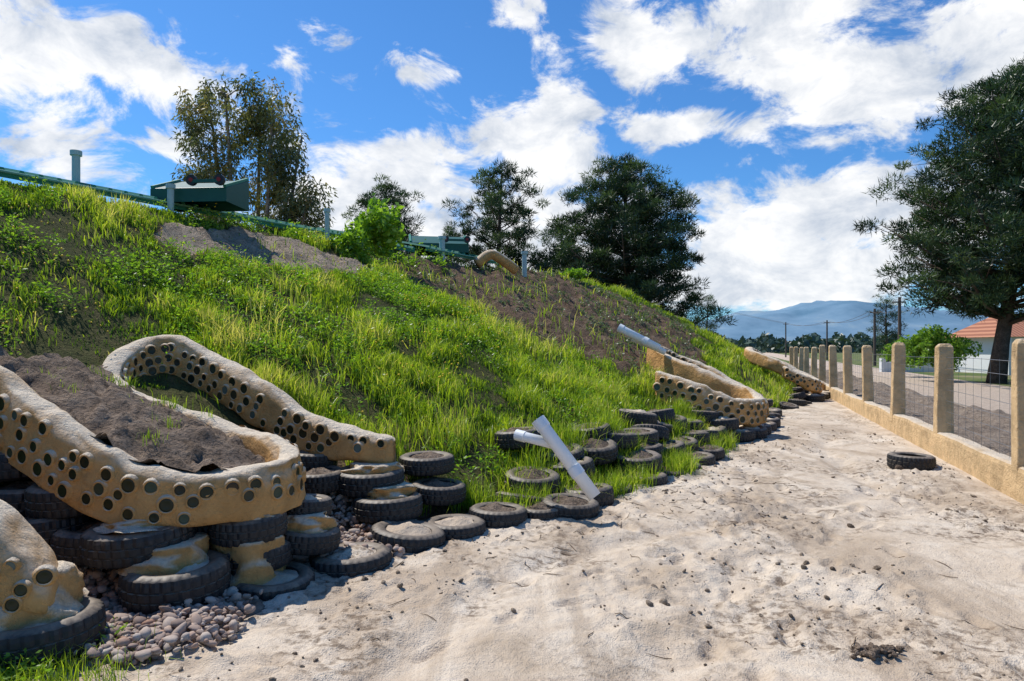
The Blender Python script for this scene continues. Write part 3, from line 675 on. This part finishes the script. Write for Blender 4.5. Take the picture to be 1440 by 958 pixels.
def tree(name,x,y,h,prof,trunk_r,nb,kind='pine',crown0=.2,lean=(0,0),crn=1.0,nper=110,cl=.75,leafmat_=None,bark=None,seed=0,csize=(.28,.05)):
    e=empty(name,(x,y,0)); bark=bark or BARK; leafmat_=leafmat_ or PINE
    parts=[]; tp=[]
    for i in range(9):
        t=i/8; tp.append((lean[0]*t+.12*math.sin(t*5+seed)*(t>0),lean[1]*t+.1*math.cos(t*4+seed),h*.93*t-(.3 if i==0 else 0)))
    parts.append(tube(tp,[trunk_r*(1.25 if i==0 else 1-.85*i/8) for i in range(9)],10))
    tp=np.array(tp); ctr=[];cr=[];vv=[]
    for b in range(nb):
        t=crown0+(1-crown0)*((b+.5)/nb)**.85; az=b*2.4+R.normal(0,.4); rr=float(np.interp((t-crown0)/(1-crown0),prof[0],prof[1]))*R.uniform(.66,1.04)
        t0=max(.1,t-.14*rr/ max(prof[1])) ; base=np.array([np.interp(t0,np.linspace(0,1,9),tp[:,k]) for k in range(3)])
        tip=np.array([base[0]+math.cos(az)*rr,base[1]+math.sin(az)*rr,h*t*.97+R.normal(0,.25)])
        mid=(base+tip)/2+np.array([0,0,-.10*rr]); 
        r0=max(.02,trunk_r*.38*(1-t*.7)); parts.append(tube([base,mid,tip],[r0,r0*.6,r0*.2],6))
        bv=R.uniform(.12,.8)
        ns=max(2,int(rr*2.4*crn))
        for s in range(ns):
            f=.38+.62*(s+.5)/ns; q=(1-f)**2*base+2*f*(1-f)*mid+f*f*tip
            sp=rr*.18*f+.15; q=q+R.normal(size=3)*np.array([sp,sp,.2*sp+.1]); ctr.append(q); cr.append(cl*R.uniform(.45,1.15)); vv.append(bv+R.normal(0,.14))
            if R.random()<.5: parts.append(tube([(1-f*.8)**2*base+2*f*.8*(1-f*.8)*mid+(f*.8)**2*tip,q],[r0*.35,r0*.12],4,False))
    V,F=join(parts); mk('trunk_and_limbs',V,F,bark,e,smooth=True)
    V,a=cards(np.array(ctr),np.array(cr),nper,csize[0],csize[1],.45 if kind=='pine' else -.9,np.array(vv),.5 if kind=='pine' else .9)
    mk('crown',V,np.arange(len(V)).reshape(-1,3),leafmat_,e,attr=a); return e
def wx(px,Y): return (px-720)/960*Y
round_=([0,.12,.35,.6,.8,.93,1],[.8,1,1,.92,.72,.48,.15])
def pr(r,s=round_): return (s[0],[q*r for q in s[1]])
conic=([0,.15,.45,.75,.9,1],[.75,1,1,.78,.5,.12])
tree('pine_tree',wx(882,38),38,12.5,pr(4.4),.32,100,crown0=.17,nper=140,cl=.64,seed=1)
tree('pine_tree.001',wx(704,40),40,13.1,pr(3.0,conic),.26,54,crown0=.26,nper=120,cl=.52,seed=2)
tree('pine_tree.002',wx(540,46),46,13.3,pr(3.2,conic),.25,66,crown0=.28,nper=125,cl=.64,seed=3)
tree('pine_tree.003',wx(632,52),52,11.3,pr(2.0,conic),.2,30,crown0=.3,nper=120,cl=.6,seed=4)
tree('pine_tree.004',wx(790,48),48,10.5,pr(2.8),.2,50,crown0=.2,nper=130,cl=.7,seed=5)
tree('pine_tree.005',wx(1402,31),31,15.2,pr(5.4,([0,.12,.3,.55,.8,.93,1],[.7,.92,1,.88,.65,.4,.12])),.36,130,crown0=.27,lean=(1.8,0),nper=140,cl=.70,seed=6)
tree('pine_tree.006',wx(1247,75),75,7.5,pr(1.7),.2,30,crown0=.1,nper=70,cl=.7,seed=8)
tree('pine_tree.007',wx(995,90),90,9,pr(2.0),.2,30,crown0=.1,nper=70,cl=.8,seed=9)
def euc(x,y,h):
    e=empty('eucalyptus_tree',(x,y,0)); parts=[];ctr=[];cr=[];vv=[]
    for (bx,by,hh) in [(-1.9,.3,.97*h),(-.9,-.6,1.0*h),(.1,.6,.94*h),(1.0,-.4,.95*h),(1.9,.4,.86*h),(2.4,-.3,.64*h),(-2.1,-.5,.72*h)]:
        pts=[(0,0,-.2),(bx*.3,by*.25,h*.2),(bx*.6,by*.6,h*.42),(bx*.85,by*.85,hh*.8),(bx,by,hh*.97)]
        P=catmull(pts,4); parts.append(tube([tuple(p) for p in P],list(np.linspace(.17,.03,len(P))),7))
        for b in range(17):
            t=R.uniform(.42,1); i=int(t*(len(P)-1)); p=P[i]; a2=R.uniform(0,6.28); L=R.uniform(.3,1.1)*(1.2-t*.4)
            tip=p+np.array([math.cos(a2)*L,math.sin(a2)*L,R.uniform(-.1,.5)]); parts.append(tube([p,(p+tip)/2+np.array([0,0,.15]),tip],[.035,.022,.008],5,False))
            bv=R.uniform(.2,.85)
            for k_ in range(4): ctr.append(tip+R.normal(size=3)*np.array([.28,.28,.45])); cr.append(R.uniform(.25,.52)); vv.append(bv)
    V,F=join(parts); mk('trunks',V,F,PBARK,e,smooth=True)
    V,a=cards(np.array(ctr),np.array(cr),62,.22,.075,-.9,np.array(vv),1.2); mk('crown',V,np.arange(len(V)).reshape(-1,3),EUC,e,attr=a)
euc(wx(355,28),28,12.5)
LB=leafmat('bush_leaves',[(0,(.07,.14,.02)),(.5,(.16,.30,.03)),(1,(.30,.42,.06))],.35)
bush('green_bush',(wx(1312,33),33,1.6),(2.0,1.4,1.25),8000,LB,.2); bush('green_bush.001',(wx(1270,38),38,1.3),(1.2,1,.9),3000,LB,.2)
n=14000; px=R.uniform(980,1700,n); Yd=R.uniform(230,330,n); hh=9*(.35+.6*np.abs(fbm(px*.03,Yd*.01,4))*1.6); x=(px-720)/960*Yd; z=R.random(n)*hh
n2=len(x); s=R.uniform(.6,1.6,n2)[:,None]; p=np.stack([x,Yd,z],1); dr=R.normal(size=(n2,3)); dr/=np.linalg.norm(dr,axis=1)[:,None]; sd=np.cross(dr,R.normal(size=(n2,3))); sd/=np.linalg.norm(sd,axis=1)[:,None]
mk('distant_trees',np.stack([p-dr*s,p+sd*s*.6,p+dr*s,p-sd*s*.6],1),np.arange(n2*4).reshape(-1,4),leafmat('distant_foliage',[(0,(.03,.055,.045)),(1,(.07,.11,.08))],.1),attr=np.repeat(R.random(n2),4))
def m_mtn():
    m=M('hazy_hills'); p=m.pos(); f=m.noise(p,.006,8,.6); m.bsdf(m.ramp(f,[(.35,(.10,.19,.27)),(.6,(.17,.27,.36)),(.75,(.26,.34,.38))]),1,spec=0); return m.m  # distance haze is put into the bluish base colour
mx=np.arange(-600,4200,20.); my=np.arange(2000,3200,30.)
def mz(x,y):
    prof=np.interp(x,[-600,300,650,800,1000,1200,1450,1700,2400,4200],[20,60,85,105,125,142,138,115,100,60])
    t=np.clip((y-2000)/600,0,1); return prof*np.sin(np.clip((y-2000)/1200,0,1)*np.pi)*1.25*(1+.16*fbm(x*.004,y*.004,5))+22*fbm(x*.008,y*.008,5)*t-5
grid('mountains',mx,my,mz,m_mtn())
# ------------------------------------------------------------ poles, house
WOOD=simple('pole_wood',(.10,.08,.065),.85,.2)
tops=[]
for i,(px,Y,h) in enumerate([(1105,120,6.2),(1163,95,5.5),(1230,62,5.2),(1265,48,5.2)]):
    x=wx(px,Y); e=empty('utility_pole',(x,Y,0)); V,F=tube([(0,0,-.3),(0,0,h)],[.14,.10],8); mk('pole',V,F,WOOD,e)
    v,f=box((0,0,h-.35),(.9,.1,.1)); mk('crossarm',v,f,WOOD,e); tops.append((x,Y,h-.2))
parts=[]
tl=[(wx(930,150),150,14)]+tops+[(wx(1600,30),30,5.5)]
for a_,b_ in zip(tl[:-1],tl[1:]):
    for off in (-.4,.4):
        pts=[(a_[0]+(b_[0]-a_[0])*t+off,a_[1]+(b_[1]-a_[1])*t,a_[2]+(b_[2]-a_[2])*t-2.0*t*(1-t)) for t in np.linspace(0,1,14)]
        parts.append(tube(pts,.018,4,False))
V,F=join(parts); mk('power_lines',V,F,WOOD)
def m_tile():
    m=M('roof_tiles'); p=m.coord(); w=m.n('ShaderNodeTexWave'); w.inputs['Scale'].default_value=1.3; w.inputs['Distortion'].default_value=.3; m.l(p,w.inputs[0])
    m.bsdf(m.mix(w.outputs[1],(.26,.10,.06),(.48,.22,.13)),.85,w.outputs[1],.6,.05); return m.m
hs=empty('tiled_house',(31.2,42,0))
WH=simple('white_wall',(.72,.72,.70),.8,.06)
v,f=box((3,2,1.15),(8,5,2.5)); mk('walls',v,f,WH,hs)
V=[(-1.6,-1,2.3),(7.6,-1,2.3),(7.6,5,2.3),(-1.6,5,2.3),(-.2,2,3.7),(6.6,2,3.7)]; mk('roof',V,[(0,1,5,4),(1,2,5),(2,3,4,5),(3,0,4),(0,3,2,1)],m_tile(),hs)
for i in (0,1,2): v,f=box((.6+i*2.4,-.53,1.3),(1.0,.08,1.0)); mk('window',v,f,GLASS,hs)
for i in range(5): v,f=box((-1.3+i*2,-.95,1.1),(.15,.15,2.3)); mk('verandah_post',v,f,WH,hs)
gw=empty('garden_wall',(wx(1285,46),46,0)); v,f=box((0,0,.3),(4.2,.2,.75)); bevel(mk('wall',v,f,WH,gw),.02)
for i in range(4): v,f=box((-2.1+i*1.4,0,.42),(.3,.3,1.0)); mk('pier',v,f,WH,gw)
# ------------------------------------------------------------ sky + sun
SUN=Vector((-.46,.34,0)).normalized(); EL=math.radians(56)
sd=Vector((SUN.x*math.cos(EL),SUN.y*math.cos(EL),math.sin(EL)))
L=bpy.data.lights.new('sun','SUN'); L.energy=5.0; L.angle=math.radians(.5); L.color=(1,.955,.88)
lo=bpy.data.objects.new('sun',L); lo.rotation_euler=sd.to_track_quat('Z','Y').to_euler(); link(lo)
W=bpy.data.worlds.new('World'); sc.world=W; W.use_nodes=True; nt=W.node_tree; nt.nodes.clear()
def N(t,**k):
    x=nt.nodes.new(t)
    for a_,b_ in k.items(): setattr(x,a_,b_)
    return x
def mt(op,a_,b_=0,c_=None):
    x=N('ShaderNodeMath',operation=op)
    for i,q in enumerate((a_,b_,c_)):
        if q is None: continue
        if hasattr(q,'node'): nt.links.new(q,x.inputs[i])
        else: x.inputs[i].default_value=q
    return x.outputs[0]
sky=N('ShaderNodeTexSky',sky_type='NISHITA'); sky.sun_disc=False; sky.sun_elevation=EL; sky.sun_rotation=math.atan2(SUN.x,SUN.y); sky.ozone_density=3; sky.dust_density=.3; sky.air_density=1.0
tc=N('ShaderNodeTexCoord'); sx=N('ShaderNodeSeparateXYZ'); nt.links.new(tc.outputs['Generated'],sx.inputs[0])
az=mt('ARCTAN2',sx.outputs[0],sx.outputs[1]); el=mt('ARCSINE',sx.outputs[2])
cw=N('ShaderNodeCombineXYZ'); nt.links.new(az,cw.inputs[0]); nt.links.new(el,cw.inputs[1])
cv=N('ShaderNodeCombineXYZ'); nt.links.new(az,cv.inputs[0]); nt.links.new(mt('MULTIPLY',el,1.5),cv.inputs[1])
def nz(scale,det,rough,dist,off):
    x=N('ShaderNodeTexNoise'); x.inputs['Scale'].default_value=scale;x.inputs['Detail'].default_value=det;x.inputs['Roughness'].default_value=rough;x.inputs['Distortion'].default_value=dist
    m=N('ShaderNodeMapping'); m.inputs['Location'].default_value=off; nt.links.new(cv.outputs[0],m.inputs[0]); nt.links.new(m.outputs[0],x.inputs[0]); return x.outputs['Fac']
n1=nz(8.5,9,.64,.4,(2,1,0)); n3=nz(8,6,.62,.3,(2.03,1.07,0))
blobs=[(50,105,120,75,1.15),(200,90,120,55,1.15),(55,165,80,35,.9),(110,225,120,26,.9),(245,205,60,30,.85),(600,250,150,46,1.1),(480,300,90,60,1.1),(740,205,100,55,1.1),(800,150,45,65,.95),(895,60,90,60,1.0),(1090,60,120,70,1.2),(1240,100,180,75,1.15),(1400,50,140,85,1.1),(985,178,120,24,1.0),(1110,345,200,75,1.2),(1040,400,240,50,1.1),(1250,280,100,65,1.2),(700,340,280,60,1.1),(1350,330,200,90,1),(735,5,55,24,.8),(590,100,70,16,.6),(1190,190,70,24,.85),(-200,200,200,110,.9),(430,225,70,28,.7)]
tot=None
for (px,py,rx,ry,s) in blobs:
    a0=math.atan((px-720)/960); c0=math.cos(a0); e0=math.atan((490-py)/960*c0); ra=rx/960*c0*c0; re=ry/960*c0
    v=N('ShaderNodeVectorMath',operation='MULTIPLY_ADD'); nt.links.new(cw.outputs[0],v.inputs[0]); v.inputs[1].default_value=(1/ra,1/re,0); v.inputs[2].default_value=(-a0/ra,-e0/re,0)
    dp=N('ShaderNodeVectorMath',operation='DOT_PRODUCT'); nt.links.new(v.outputs[0],dp.inputs[0]); nt.links.new(v.outputs[0],dp.inputs[1])
    g=mt('MULTIPLY',mt('POWER',.52,dp.outputs['Value']),s)
    tot=g if tot is None else mt('MAXIMUM',tot,g)
dens=mt('ADD',mt('MULTIPLY',tot,.66),mt('MULTIPLY',mt('SUBTRACT',n1,.5),2.3))
mr=N('ShaderNodeMapRange',interpolation_type='SMOOTHSTEP'); mr.inputs[1].default_value=.19; mr.inputs[2].default_value=.54; nt.links.new(dens,mr.inputs[0])
rmp=N('ShaderNodeValToRGB'); e=rmp.color_ramp.elements; e[0].position=.42; e[0].color=(1,1,1,1); e[1].position=.68; e[1].color=(.48,.55,.66,1)
nt.links.new(n3,rmp.inputs[0])
b1=N('ShaderNodeBackground'); b1.inputs[1].default_value=.10; 
tint=N('ShaderNodeMix',data_type='RGBA',blend_type='MULTIPLY'); tint.inputs[0].default_value=1; tint.inputs[7].default_value=(.52,1.02,1.48,1); nt.links.new(sky.outputs[0],tint.inputs[6]); nt.links.new(tint.outputs[2],b1.inputs[0])
b2=N('ShaderNodeBackground'); b2.inputs[1].default_value=1.05; nt.links.new(rmp.outputs[0],b2.inputs[0])
mx_=N('ShaderNodeMixShader'); nt.links.new(mt('MULTIPLY',mr.outputs[0],.96),mx_.inputs[0]); nt.links.new(b1.outputs[0],mx_.inputs[1]); nt.links.new(b2.outputs[0],mx_.inputs[2])
wo=N('ShaderNodeOutputWorld'); nt.links.new(mx_.outputs[0],wo.inputs[0])
# ------------------------------------------------------------ camera
cam=bpy.data.cameras.new('camera'); cam.lens=24; cam.sensor_width=36; cam.shift_y=.0076; cam.clip_end=12000; cam.clip_start=.05
co=bpy.data.objects.new('camera',cam); co.location=(0,0,1.6); co.rotation_euler=(math.radians(90),0,0); link(co); sc.camera=co
